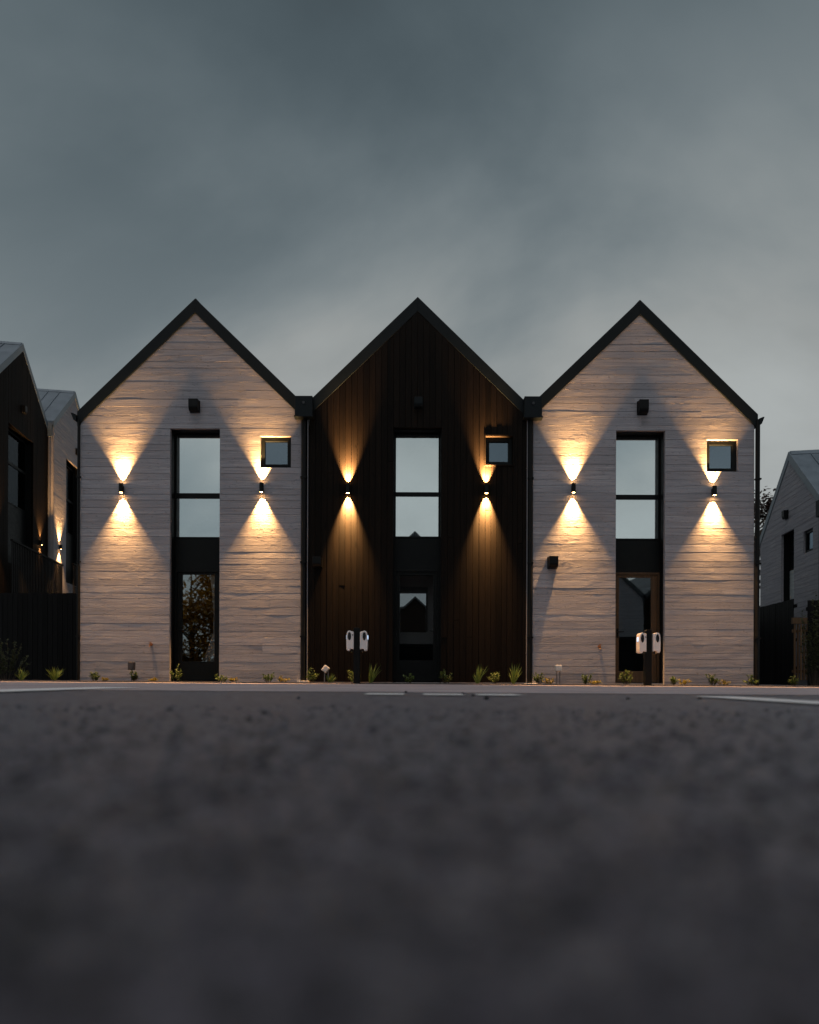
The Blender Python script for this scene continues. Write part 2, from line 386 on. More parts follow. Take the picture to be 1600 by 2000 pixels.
def concrete_boards(parent, xl, xr, base, top_at, s, zin, opens, joined=False, seed=1):
    r = random.Random(seed)
    def lim(z):
        return max(xl, -(zin - z) / s), min(xr, (zin - z) / s)
    kinks = [zin + s * xl, zin - s * xr]
    must = sorted({base, zin - 0.02, *kinks, *[q for o in opens for q in o[2:4] if base < q < zin]})
    zs = [base]
    for a, b_ in zip(must[:-1], must[1:]):
        if b_ - a < 0.03: continue
        n = max(1, round((b_ - a) / 0.142))
        w = [r.uniform(0.8, 1.2) for _ in range(n)]; tot = sum(w); z = a
        for q in w: z += (b_ - a) * q / tot; zs.append(z)
    J = MB(); cnt = 0
    for za, zb in zip(zs[:-1], zs[1:]):
        zm = (za + zb) / 2
        l0, r0 = lim(za); l1, r1 = lim(zb)
        if r1 - l1 < 0.02: l1, r1 = -0.01, 0.01
        spans = [(None, None)]; xs = []
        cuts = sorted([(o[0], o[1]) for o in opens if o[2] - .001 <= zm <= o[3] + .001])
        segs = []; cur = (l0, l1)
        for c0, c1 in cuts:
            if c0 - max(cur) > 0.02: segs.append((cur, (c0, c0)))
            cur = (c1, c1)
        segs.append((cur, (r0, r1)))
        for (a0, a1), (b0, b1) in segs:
            L = (b0 + b1 - a0 - a1) / 2
            if L < 0.015: continue
            cutsx = []
            x = max(a0, a1) + r.uniform(0.6, 5.0)
            while x < min(b0, b1) - 0.35:
                cutsx.append(x); x += r.uniform(1.3, 3.4)
            ed = [(a0, a1)] + [(q, q) for q in cutsx] + [(b0, b1)]
            for (p0, p1), (q0, q1) in zip(ed[:-1], ed[1:]):
                m = J if joined else MB()
                n = max(1, min(6, int((q0 - p0 + q1 - p1) / 2 / 0.32)))
                ts = [0.0, 0.0] + [i / n for i in range(1, n)] + [1.0, 1.0]
                prot = r.choice((0.0012, 0.0016, 0.002, 0.0022, 0.0028)) ; k0 = len(m.v)
                lip = r.random() < 0.34
                hh = zb - za
                g = r.uniform(0.003, 0.008) if r.random() < 0.38 else 0.0012
                rowz = [za + g * .3, za + g + 0.001, zb - g - 0.001, zb - g * .3]
                LL = max(0.02, (q0 - p0 + q1 - p1) / 2); e = min(0.004 / LL, 0.2)
                cols = [0.0, e] + [i / n for i in range(1, n)] + [1 - e, 1.0]
                nc = len(cols)
                bul = [r.uniform(-0.0004, 0.0004) for _ in cols]
                lp = [(r.uniform(0.0005, 0.0022) if lip and r.random() < 0.5 else 0.0) for _ in cols]
                tp = [(r.uniform(0.0005, 0.0014) if r.random() < 0.15 else 0.0) for _ in cols]
                for ri, z in enumerate(rowz):
                    f = (z - za) / hh
                    for ci, t in enumerate(cols):
                        xa = p0 + (p1 - p0) * f; xb = q0 + (q1 - q0) * f
                        edge = ri in (0, 3) or ci in (0, nc - 1)
                        y = 0.007 if ri in (0, 3) else -(prot - .0012) if ci in (0, nc - 1) else -(prot + bul[ci] + (lp[ci] if ri == 1 else tp[ci]))
                        m.v.append((xa + (xb - xa) * t, y, z + (0 if edge else r.uniform(-.0015, .0015))))
                for ri in range(3):
                    for ci in range(nc - 1):
                        i = k0 + ri * nc + ci; m.f.append((i, i + 1, i + nc + 1, i + nc))
                cnt += 1
                if not joined: m.build('concrete_board', 'board_formed_concrete', parent)
    if joined: tag(J.build('concrete_boards', 'board_formed_concrete', parent), kind='stuff')
    return cnt

def timber_boards(parent, xl, xr, base, top_at, opens, joined=False, seed=1, mat='charred_timber', pitch=0.115):
    r = random.Random(seed)
    must = sorted({xl, 0.0, xr, *[q for o in opens for q in o[:2]]})
    xs = [xl]
    for a, b_ in zip(must[:-1], must[1:]):
        n = max(1, round((b_ - a) / pitch))
        xs += [a + (b_ - a) * (i + 1) / n for i in range(n)]
    J = MB()
    for a, b_ in zip(xs[:-1], xs[1:]):
        mid = (a + b_) / 2
        cuts = sorted([(o[2], o[3]) for o in opens if o[0] <= mid <= o[1]])
        segs = []; z = base
        for c0, c1 in cuts:
            if c0 > z + .02: segs.append((z, c0, c0))
            z = c1
        segs.append((z, top_at(a), top_at(b_)))
        for z0, ta, tb in segs:
            parts = [(z0, ta, tb)]
            if r.random() < 0.35 and min(ta, tb) - z0 > 2.5:
                q = r.uniform(z0 + .8, min(ta, tb) - .8); parts = [(z0, q, q), (q, ta, tb)]
            for p0, pa, pb in parts:
                m = J if joined else MB(); k0 = len(m.v)
                g = 0.003; yf = -0.018 + r.uniform(-.003, .003); tw = r.uniform(-.0015, .0015)
                cols = [(a + .0014, .007), (a + g, yf + tw), (b_ - g, yf - tw), (b_ - .0014, .007)]
                for row in range(4):
                    for x, y in cols:
                        t = (x - a) / (b_ - a); zt = pa + (pb - pa) * t
                        z = (p0 + .001, p0 + .003, zt - .003, zt - .001)[row]
                        m.v.append((x, .007 if row in (0, 3) else y, z))
                for row in range(3):
                    for c in range(3):
                        i = k0 + row * 4 + c; m.f.append((i, i + 1, i + 5, i + 4))
                if not joined: m.build('timber_board', mat, parent)
    if joined: tag(J.build('timber_boards', mat, parent), kind='stuff')

def framed_pane(parent, name, x0, x1, z0, z1, y, bar, pane_splits=(), depth=0.06, mat='frame_metal', rail=0.1, glass='window_glass'):
    """a window part: frame bars with its glass panes and rail as sub-parts; pane_splits = list of (rail_bottom, rail_top)"""
    f = MB()
    f.box(x0, x0 + bar, y, y + depth, z0, z1); f.box(x1 - bar, x1, y, y + depth, z0, z1)
    f.box(x0 + bar, x1 - bar, y, y + depth, z1 - bar, z1); f.box(x0 + bar, x1 - bar, y, y + depth, z0, z0 + bar)
    fo = f.build(name, mat, parent, bevel=0.003)
    zlo = z0 + bar
    for a, b_ in list(pane_splits) + [(z1 - bar, None)]:
        MB().box(x0 + bar - .005, x1 - bar + .005, y + depth * .45, y + depth * .45 + .008, zlo - .005 if zlo == z0 + bar else zlo - .005, a + .005).build('pane', glass, fo)
        if b_ is not None:
            MB().box(x0 + bar, x1 - bar, y + .004, y + depth - .004, a, b_).build('rail', mat, fo, bevel=0.003); zlo = b_
    return fo

def make_house(name, label, loc, rz, xl, xr, ridge, slope, clad, door=None, small=None, depth=9.0, base=0.0,
               detail=True, roof_mat='roof_metal', trim_mat='trim_metal', seed=1, band=0.27, back_hole=None, y_door=0.45, splits=None, front=None):
    H = empty(name, loc, rz, label, 'house')
    zin = ridge - band
    top = lambda x: zin - slope * abs(x)
    opens = [o for o in (door, small) if o]
    T = 0.30
    w = MB()
    for p in wall_pieces(xl, xr, base, lambda x: top(x) - .001, opens): w.prism(p, 0.006, T)
    w.build('wall', 'board_formed_concrete' if clad == 'concrete' else 'charred_timber', H)
    if clad == 'concrete': concrete_boards(H, xl + .001, xr - .001, base, top, slope, zin, opens, joined=not detail, seed=seed)
    else: timber_boards(H, xl, xr, base + (0.10 if detail else 0), top, opens, joined=not detail, seed=seed)
    # shell behind the front
    sw = 'board_formed_concrete' if clad == 'concrete' else 'charred_timber'
    MB().box(xl, xl + .2, T, depth, base, top(xl)).build('side_wall', sw, H)
    MB().box(xr - .2, xr, T, depth, base, top(xr)).build('side_wall', sw, H)
    bo = [back_hole] if back_hole else []
    bm_ = MB()
    for p in wall_pieces(xl + .2, xr - .2, base, lambda x: top(x) - .02, bo): bm_.prism(p, depth - .25, depth)
    bm_.build('rear_wall', 'interior_paint' if back_hole else sw, H)
    fl = MB(); fl.box(xl + .2, xr - .2, T, depth - .25, base - .1, base + .03); fl.box(xl + .2, xr - .2, T, depth - .25, base + 2.68, base + 2.92)
    fl.build('floor_slab', 'interior_dark' if not back_hole else 'interior_paint', H)
    # roof: two metal slopes, ribs, barge boards and eaves
    for sgn, xe in ((-1, xl), (1, xr)):
        ov = 0.06
        xo = xe + sgn * ov
        zt = lambda x: ridge - slope * abs(x)
        p = [(0, ridge), (0, ridge - .16), (xo, zt(xo) - .16), (xo, zt(xo))]
        if sgn < 0: p = p
        else: p = list(reversed(p))
        MB().prism(p, 0.01, depth + .1).build('roof_slope', roof_mat, H)
        b_ = [(0, ridge + .012), (0, ridge - band), (xo, zt(xo) - band), (xo, zt(xo) + .012)]
        if sgn > 0: b_ = list(reversed(b_))
        MB().prism(b_, -0.024, 0.008).build('barge_board', trim_mat, H, bevel=0.004)
        cosl = 1 / math.sqrt(1 + slope * slope); nx_, nz_ = sgn * slope * cosl, cosl
        ribs = 16
        L = math.hypot(xo, slope * xo)
        me = None
        for i in range(ribs):
            y = 0.55 + i * (depth - .6) / ribs
            if me is None:
                m = MB()
                m.prism([(0.12 * sgn, zt(.12)), (xo, zt(xo)), (xo + nx_ * .03, zt(xo) + nz_ * .03), (0.12 * sgn + nx_ * .03, zt(.12) + nz_ * .03)], 0, .022)
                me = m.mesh('roof_rib', roof_mat)
            o = bpy.data.objects.new('roof_rib', me); COL.objects.link(o); o.parent = H; o.location = (0, y, 0)
    rc = MB(); rc.prism([(-.14, ridge - slope * .14 + .02), (.14, ridge - slope * .14 + .02), (0, ridge + .035)], 0.02, depth + .1)
    rc.build('ridge_cap', trim_mat, H)
    # openings
    if door:
        x0, x1, z0, z1 = door
        lin = MB(); y0 = 0.07
        lin.box(x0 + .0005, x0 + .012, y0, T + .02, z0, z1); lin.box(x1 - .012, x1 - .0005, y0, T + .02, z0, z1); lin.box(x0 + .012, x1 - .012, y0, T + .02, z1 - .012, z1 - .0005)
        lin.build('reveal_lining', 'black_metal', H)
    if small:
        x0, x1, z0, z1 = small
        framed_pane(H, 'small_window', x0 + .004, x1 - .004, z0 + .004, z1 - .004, 0.05, 0.075, depth=.08, glass='tinted_glass')
    return H

# ---- main trio: columns and rows read off the facade plane
def local(px, rx): return fx(px) - rx
RXL, RXM, RXR = fx(379.5), fx(813.5), fx(1247.5)
HOUSES = {}
def tall_front(H, rx, p0, p1, door_glass, handle_side, door_mat, house_px, splits_y, head_y, glass_y, pale=None):
    """glazing and door deep in the tall opening; rows are photo rows at the glass plane"""
    yg = 0.22; k = 1200.0 / 12.22
    zz = lambda py: CAM_H + (1326 - (py - 0.0035 * (house_px - 800))) / k
    x0, x1 = local(p0, rx) + .012, local(p1, rx) - .012
    topz = fz(house_px, splits_y[0]) - .012
    framed_pane(H, 'tall_window', x0, x1, zz(splits_y[3]), topz, yg, 0.034, [(zz(splits_y[2]), zz(splits_y[1]))])
    MB().box(x0, x1, yg + .005, yg + .05, zz(head_y), zz(splits_y[3]) - .002).build('spandrel_panel', 'frame_metal', H, bevel=.003)
    # door: frame, leaf with pane and lever
    fr = MB(); zt = zz(head_y) - .002
    fr.box(x0, x0 + .045, yg - .005, yg + .075, 0.03, zt); fr.box(x1 - .045, x1, yg - .005, yg + .075, 0.03, zt); fr.box(x0 + .045, x1 - .045, yg - .005, yg + .075, zt - .045, zt)
    D = fr.build('door', door_mat, H, bevel=.004)
    lx0, lx1 = x0 + .049, x1 - .049
    gx0, gx1 = (door_glass[0] - 800) / k - rx, (door_glass[1] - 800) / k - rx
    gx0 = max(gx0, lx0 + .03); gx1 = min(gx1, lx1 - .03)
    g0, g1 = zz(glass_y[1]), zz(glass_y[0])
    lf = MB()
    lf.box(lx0, gx0, yg + .012, yg + .06, 0.045, zt - .049); lf.box(gx1, lx1, yg + .012, yg + .06, 0.045, zt - .049)
    lf.box(gx0, gx1, yg + .012, yg + .06, 0.045, g0); lf.box(gx0, gx1, yg + .012, yg + .06, g1, zt - .049)
    lf.build('door_leaf', door_mat, D, bevel=.003)
    MB().box(gx0 - .004, gx1 + .004, yg + .03, yg + .038, g0 - .004, g1 + .004).build('pane', 'door_glass', D)
    hx = gx0 - .03 if handle_side < 0 else gx1 + .03
    hm = MB(); hm.tube([(hx, yg + .012, 1.05), (hx, yg - .04, 1.05)], .011, 8); hm.tube([(hx, yg - .04, 1.05), (hx - handle_side * .11, yg - .04, 1.05)], .009, 8)
    hm.rbox(hx - .02, hx + .02, yg + .004, yg + .012, .93, 1.12, .018)
    hm.build('door_handle', 'black_metal', D)
    MB().box(x0, x1, 0.05, yg + .1, -.02, 0.03).build('threshold', 'plinth_concrete', H)

# left house
HL = make_house('gabled_house', 'pale board-formed concrete gabled house on the left of the row of three', (RXL, 0, 0), 0,
    local(156, RXL), local(587, RXL), fz(382, 585), 0.965, 'concrete',
    door=(local(331, RXL), local(428, RXL), -0.05, fz(380, 837)), small=(local(507, RXL), local(567, RXL), fz(537, 913), fz(537, 852)), base=-0.06, seed=5)
tall_front(HL, RXL, 331, 428, (355, 418), -1, 'frame_metal', 390, (837, 963, 973, 1052), 1113, (1122, 1292))
# middle house
HM = make_house('gabled_house', 'dark charred-timber gabled house in the middle of the row of three', (RXM, 0, 0), 0,
    local(603, RXM), local(1029, RXM), fz(816, 582), 0.965, 'timber',
    door=(local(767, RXM), local(861, RXM), -0.05, fz(815, 836)), small=(local(947, RXM), local(1000, RXM), fz(973, 908), fz(973, 853)), base=-0.06, seed=8,
    depth=6.0, back_hole=(-0.42, 0.34, 1.40, 2.60))
tall_front(HM, RXM, 767, 861, (780, 846), 1, 'frame_metal', 815, (836, 961, 969, 1051), 1112, (1123, 1290))
# right house
HR = make_house('gabled_house', 'pale board-formed concrete gabled house on the right of the row of three', (RXR, 0, 0), 0,
    local(1040, RXR), local(1472, RXR), fz(1250, 588), 0.965, 'concrete',
    door=(local(1202, RXR), local(1298, RXR), -0.08, fz(1250, 841)), small=(local(1379, RXR), local(1440, RXR), fz(1410, 921), fz(1410, 859)), base=-0.08, seed=21, depth=5.0)
tall_front(HR, RXR, 1202, 1298, (1209, 1272), -1, 'door_timber', 1245, (841, 966, 975, 1055), 1118, (1128, 1311))
# details on single houses
x0, x1, z0, z1 = local(947, RXM), local(1000, RXM), fz(973, 908), fz(973, 853)
t = MB(); w_ = .03
t.box(x0 - w_, x0 - .001, -.03, .0, z0 - w_, z1 + w_); t.box(x1 + .001, x1 + w_, -.03, .0, z0 - w_, z1 + w_)
t.box(x0 - .001, x1 + .001, -.03, .0, z1 + .001, z1 + w_); t.box(x0 - .001, x1 + .001, -.035, .0, z0 - w_, z0 - .001)
t.build('window_trim', 'charred_timber', HM, bevel=.003)
pl = MB()
pl.box(local(603, RXM), local(767, RXM), -.012, .0, -.06, .036); pl.box(local(861, RXM), local(1029, RXM), -.012, .0, -.06, .036)
pl.build('plinth', 'plinth_concrete', HM)
MB().box(-1.5, 1.5, 4.9, 5.5, 0.03, 1.0).build('kitchen_counter', 'interior_dark', HM)
pt = MB(); pt.box(-.9, .244, 1.0, 1.08, 2.04, 2.60); pt.box(.244, .9, 1.0, 1.08, .84, 2.60); pt.box(-.9, .244, 1.0, 1.08, .84, 1.086)
pt.build('added_partition', 'interior_paint', HM)  # pale wall frame added close behind the door glass to catch sky light
# curtain gathered behind the left house's door
c = MB(); nf = 15
prof = [(0.42, .34), (0.75, .22), (1.0, .13), (1.35, .12), (1.8, .15), (2.3, .22)]
ci = len(c.v)
for z, wd in prof:
    for i in range(nf):
        tt = i / (nf - 1); c.v.append((0.40 - wd * tt, 0.325 + 0.02 * math.sin(i * 2.1), z))
for j in range(len(prof) - 1):
    for i in range(nf - 1):
        q = ci + j * nf + i; c.f.append((q, q + nf, q + nf + 1, q + 1))
c.smooth = True
co_ = c.build('curtain', 'curtain_cloth', HL); co_.modifiers.new('thick', 'SOLIDIFY').thickness = .004
# outer eaves gutters
for H, x, s_, zt in ((HL, local(156, RXL), -1, fz(150, 812)), (HR, local(1472, RXR), 1, fz(1485, 820))):
    m = MB(); xo = x + s_ * .06
    poly = [(xo, zt - .14), (xo + s_ * .05, zt - .10), (xo + s_ * .10, zt + .03), (xo + s_ * .07, zt + .03), (xo, zt + .0)]
    if s_ < 0: poly = poly[::-1]
    m.prism(poly, -0.07, 9.0 if s_ < 0 else 5.0); m.build('gutter', 'trim_metal', H)

# ---- downpipes with rainwater boxes between and beside the houses
def downpipe(label, xpipe, r_, ztop, zbot, head=None, foot=True):
    E = empty('downpipe', (xpipe, -0.02, 0), 0, label, 'downpipe')
    p = MB(); p.tube([(0, 0, ztop), (0, 0, zbot)], r_, 10); p.smooth = False
    p.build('pipe', 'black_metal', E)
    for z in (0.9, 2.35, 4.0):
        MB().box(-r_ - .012, r_ + .012, -r_ - .004, .02, z, z + .03).build('bracket', 'black_metal', E)
    if head:
        a, b_, z0, z1 = head
        h = MB(); h.box(a - xpipe, b_ - xpipe, -.14, .0, z0, z1); hd = h.build('rainwater_head', 'trim_metal', E, bevel=.006)
        MB().box(a - xpipe - .015, b_ - xpipe + .015, -.155, .0, z0 - .025, z0 - .001).build('base_plate', 'trim_metal', hd)
        ov = MB(); ov.tube([((a + b_) / 2 - xpipe, -.138, (z0 * .35 + z1 * .65)), ((a + b_) / 2 - xpipe, -.15, (z0 * .35 + z1 * .65))], .028, 12); ov.build('overflow_hole', 'dark_socket', hd)
    if foot: MB().box(-.10, .12, -.12, .05, zbot - .02, zbot + .025).build('foot_block', 'pale_box', E, bevel=.004)
    return E
downpipe('black downpipe with rainwater box between the left concrete house and the timber house', fx(592.5), .048, fz(593, 815), .03, (fx(577), fx(611), fz(594, 818), fz(594, 780)))
downpipe('black downpipe with rainwater box between the timber house and the right concrete house', fx(1034.5), .045, fz(1034, 815), .0, (fx(1020), fx(1054), fz(1036, 820), fz(1036, 781)))
downpipe('slim black downpipe on the outer left corner of the left concrete house', fx(153.5), .026, fz(153, 820), .05, foot=False)
downpipe('slim black downpipe on the outer right corner of the right concrete house', fx(1477.5), .042, fz(1477, 822), -.05, foot=False)
for lab, px in (('thin pale conduit pipe on the left edge of the timber house', 600.5), ('thin pale conduit pipe on the right edge of the timber house', 1028.0)):
    E = empty('conduit_pipe', (fx(px), -.035, 0), 0, lab, 'pipe')
    p = MB(); p.tube([(0, 0, fz(px, 822)), (0, 0, .03)], .011, 8); p.build('pipe', 'grey_pipe', E)
    for z in (.6, 1.8, 3.0, 4.2): MB().box(-.016, .016, -.014, .02, z, z + .015).build('clip', 'grey_pipe', E)
E = empty('vent_pipe', (fx(501), 1.5, 0), 0, 'tiny black vent pipe on the right slope of the left roof', 'vent')
zr = 6.3 + .05
p = MB(); p.tube([(0, 0, zr - .35), (0, 0, zr + .2)], .03, 8); p.build('pipe', 'black_metal', E)
p = MB(); p.tube([(0, 0, zr + .17), (0, 0, zr + .24), (0, 0, zr + .28)], [.05, .05, .02], 8); p.build('cowl', 'black_metal', E)

# ---- wall lamps
def make_spot(parent, z, up, power, size, blend, falloff, tilt=0.0):
    l = bpy.data.lights.new('lamp_beam', 'SPOT'); l.energy = power; l.color = WARM; l.spot_size = size; l.spot_blend = blend; l.shadow_soft_size = 0.012
    l.use_nodes = True; t_ = l.node_tree; t_.nodes.clear()
    e = t_.nodes.new('ShaderNodeEmission'); f = t_.nodes.new('ShaderNodeLightFalloff'); o_ = t_.nodes.new('ShaderNodeOutputLight')
    f.inputs['Strength'].default_value = 1.0; t_.links.new(f.outputs[falloff], e.inputs['Strength']); t_.links.new(e.outputs[0], o_.inputs[0])
    o = bpy.data.objects.new('lamp_beam', l); COL.objects.link(o); o.parent = parent; o.location = (0, -.085, z)
    o.rotation_euler = (math.pi - tilt if up else tilt, 0, 0)
    return o
def wall_lamp(label, loc, rz=0, power=190.0, group='up and down wall lamps', lens='lamp_lens', core=1100.0, tilt=0.0):
    E = empty('wall_lamp', loc, rz, label, 'lamp', group)
    b_ = MB(); b_.tube([(0, -.085, -.09), (0, -.085, .09)], .041, 16, cap=False)
    b_.tube([(0, -.085, .09), (0, -.085, -.09)], .036, 16, cap=False); b_.tube([(0, -.085, -.074), (0, -.085, .074)], .037, 16)
    b_.build('body', 'black_metal', E)
    MB().box(-.03, .03, -.046, -.012, -.055, .055).build('mount', 'black_metal', E, bevel=.004)
    for s_ in (-1, 1):
        d_ = MB(); d_.tube([(0, -.085, s_ * .0745), (0, -.085, s_ * .084)], [.030, .026], 14); d_.build('lens', lens, E)
        make_spot(E, s_ * .094, s_ > 0, power, R(67), 0.32, 'Linear'); make_spot(E, s_ * .094, s_ > 0, core, R(60), 1.0, 'Quadratic', tilt)
    return E
for lab, px, py in (('black up-down wall lamp left of the tall window on the left concrete house', 239, 956),
                    ('black up-down wall lamp under the small window on the left concrete house', 511.5, 955),
                    ('black up-down wall lamp left of the tall window on the timber house', 679, 957),
                    ('black up-down wall lamp under the small window on the timber house', 948, 957.5),
                    ('black up-down wall lamp left of the tall window on the right concrete house', 1117, 956),
                    ('black up-down wall lamp under the small window on the right concrete house', 1390.5, 961)):
    tim = 600 < px < 1030
    wall_lamp(lab, (fx(px), 0, fz(px, py)), 0, rnd.uniform(.92, 1.08) * (9 if tim else 290), core=rnd.uniform(.92, 1.08) * (5600 if tim else 820), tilt=R(20) if tim else R(13))

# ---- hoods, sensors, taps, boxes on the walls
def hood(name, label, cat, x, z, w, h, d, mat='black_metal', lid=True):
    E = empty(name, (x, -.015, z), 0, label, cat)
    m = MB(); n = 6
    prof = [(-.0, h / 2), (-d, h / 2)] + [(-d * (1 - .32 * (i / n) ** 2), h / 2 - h * (.62 + .38 * i / n)) for i in range(n + 1)] + [(0, -h / 2)]
    # side profile (y,z) extruded along x
    k0 = len(m.v); q = len(prof)
    for x_ in (-w / 2, w / 2): m.v += [(x_, a, b_) for a, b_ in prof]
    m.f.append(tuple(k0 + i for i in range(q))); m.f.append(tuple(k0 + q + i for i in reversed(range(q))))
    for i in range(q):
        j = (i + 1) % q; m.f.append((k0 + i, k0 + q + i, k0 + q + j, k0 + j))
    m.build('hood', mat, E, bevel=.006)
    MB().box(-w / 2 - .008, w / 2 + .008, -.012, .012, -h / 2 - .004, h / 2 + .006).build('back_plate', mat, E)
    return E
hood('vent_hood', 'black rounded vent hood above the tall window of the left concrete house', 'vent', fx(379.5), fz(380, 795), .18, .22, .12)
hood('vent_hood', 'dark square vent hood above the tall window of the timber house', 'vent', fx(815.5), fz(816, 789), .155, .18, .10, 'trim_metal')
hood('vent_hood', 'black rounded vent hood above the tall window of the right concrete house', 'vent', fx(1252), fz(1252, 798), .18, .25, .12)
hood('step_light', 'black box hood low on the left part of the timber house', 'vent', fx(620.5), fz(620, 1100), .17, .19, .16)
hood('step_light', 'black box hood low on the right concrete house casting a long shadow', 'vent', fx(1077.5), fz(1077, 1100), .17, .22, .16)
def tap(label, px, py):
    E = empty('garden_tap', (fx(px), -.01, fz(px, py)), 0, label, 'tap')
    b_ = MB(); b_.tube([(0, .01, 0), (0, -.07, 0)], .014, 8); b_.tube([(0, -.06, 0), (0, -.075, -.01), (0, -.08, -.05)], .012, 8); b_.build('spout', 'brass', E)
    h_ = MB(); h_.tube([(0, -.045, .01), (0, -.045, .04)], .008, 6); h_.box(-.03, .03, -.053, -.037, .038, .048); h_.build('tap_handle', 'brass', E)
    f_ = MB(); f_.tube([(0, .012, 0), (0, -.01, 0)], .03, 12); f_.build('flange', 'brass', E)
tap('small brass garden tap low on the left concrete house', 295.5, 1259)
tap('small brass garden tap low on the right concrete house', 1170.5, 1263)
# service boxes in the bed
def service_box(label, px, base_py, top_py, w, h, legs, tilt=0.0, y=-.35, mat='pale_box'):
    d = 12 + y; x = (px - 800) * d / 1200; zt = CAM_H + (1326 - (top_py - .0035 * (px - 800))) * d / 1200
    E = empty('service_box', (x, y, gz(x)), 0, label, 'utility box')
    b_ = MB(); b_.box(-w / 2, w / 2, -.045, .045, -h / 2, h / 2); bo = b_.build('enclosure', mat, E, (0, 0, zt - gz(x) - h / 2 - abs(math.sin(tilt)) * w / 2), bevel=.008); bo.rotation_euler = (0, tilt, 0)
    MB().box(-w / 2 + .012, w / 2 - .012, -.053, -.046, -h / 2 + .014, h / 2 - .014).build('lid', mat, bo, bevel=.003)
    for lx in legs:
        p = MB(); p.tube([(lx, 0, -.05), (lx, 0, zt - gz(x) - h * .8)], .011, 8); p.build('leg', 'grey_pipe', E)
service_box('pale square utility box on two conduits before the right concrete house', 1090.5, 1337, 1299, .125, .12, (-.03, .03))
service_box('white tilted utility box on a stake beside the left charging post', 636, 1335, 1297, .11, .12, (-.018, .05), R(38), -.45)
service_box('small rusty-grey utility box on a stake before the left concrete house', 257, 1330, 1293, .11, .15, (0.0,), 0.0, -.35, 'kerb_concrete')

# ---- EV charging posts
def charging_post(label, px, top_py, base_y, heads, glow):
    d = 12 + base_y; k = 1215 / d; x = (px - 800) * d / 1200; zt = CAM_H + (1326 - (top_py - .0035 * (px - 800))) / k - gz(x)
    E = empty('charging_post', (x, base_y, gz(x)), 0, label, 'charger', 'electric car charging posts')
    MB().rbox(-.058, .058, -.05, .05, -.05, zt, .03, 3, bottom=False).build('post', 'black_metal', E, bevel=.006)
    MB().box(-.09, .09, -.08, .08, .0, .022).build('base_plate', 'black_metal', E, bevel=.003)
    for s_, (a, b_, t, bt) in zip((-1, 1), heads):
        x0, x1 = (a - px) / k, (b_ - px) / k; z1 = CAM_H + (1326 - (t - .0035 * (px - 800))) / k - gz(x); z0 = CAM_H + (1326 - (bt - .0035 * (px - 800))) / k - gz(x)
        w = x1 - x0; h = z1 - z0; xi, xo = (x1, x0) if s_ < 0 else (x0, x1)
        def outline(inset, notch):
            pts = []
            # outer side rounded generously at top and bottom; inner side square, with a notch for the plug holster
            r1 = w * .72; n = 6
            X = lambda u: xi + (xo - xi) * u
            top = [(X(.10), z1 - h * .06), (X(.42), z1 - h * .035), (X(.60), z1), (X(.80), z1 - h * .02), (X(.93), z1 - h * .10), (X(.985), z1 - h * .24), (X(1.0), z1 - h * .45), (X(1.0), z0 + h * .22), (X(.97), z0 + h * .06), (X(.86), z0), (X(.62), z0 + h * .005)]
            top += [(X(.55), z0 + h * .09), (X(.22), z0 + h * .10), (X(.10), z0 + h * .06)] if notch else [(X(.10), z0 + h * .03)]
            return top
        p = outline(0, True)
        if s_ < 0: pass
        else: p = p[::-1]
        hd = MB().prism(p, -.085, .085).build('charger_head', 'white_plastic', E, bevel=.018)
        # dark oval face with socket, set slightly proud of the front
        cx = xi + (xo - xi) * (.62); cz = z1 - h * .28
        ov = MB(); n = 18; k0 = 0
        for y_, sc_ in ((-.0852, 1.0), (-.0905, .86)):
            ov.v += [(cx + w * .21 * sc_ * math.cos(2 * math.pi * i / n), y_, cz + h * .205 * sc_ * math.sin(2 * math.pi * i / n)) for i in range(n)]
        for i in range(n):
            j = (i + 1) % n; ov.f.append((i, j, n + j, n + i))
        ov.f.append(tuple(n + i for i in range(n)))
        ov.build('socket_face', 'dark_socket', hd)
        sx = xi + (xo - xi) * 1.0
        g = MB(); g.box(sx - .004 if s_ > 0 else sx - .006, sx + .006 if s_ > 0 else sx + .004, -.03, .03, z1 - h * .42, z1 - h * .22); g.build('led_bar', 'led_strip', hd)
        hk = MB(); hk.tube([(xi + (xo - xi) * .38, -.02, z0 + h * .10), (xi + (xo - xi) * .38, -.04, z0 - .02)], .02, 8); hk.build('plug_holster', 'dark_socket', hd)
        sp = MB(); cxs = xi + (xo - xi) * .22; sp.tube([(cxs, -.085, z1 - h * .22), (cxs, -.089, z1 - h * .22)], .011, 10); sp.build('lock_button', 'dark_socket' if s_ < 0 else 'white_plastic', hd)
    return E
charging_post('black charging post with two white charger heads before the timber house', 697, 1225, -.95, ((677, 693, 1231, 1271), (702, 718.5, 1231, 1271)), 0)
charging_post('black charging post with two white charger heads before the right house door', 1265, 1229, -.95, ((1245.5, 1261, 1235, 1276), (1271, 1287, 1235, 1275)), 1)

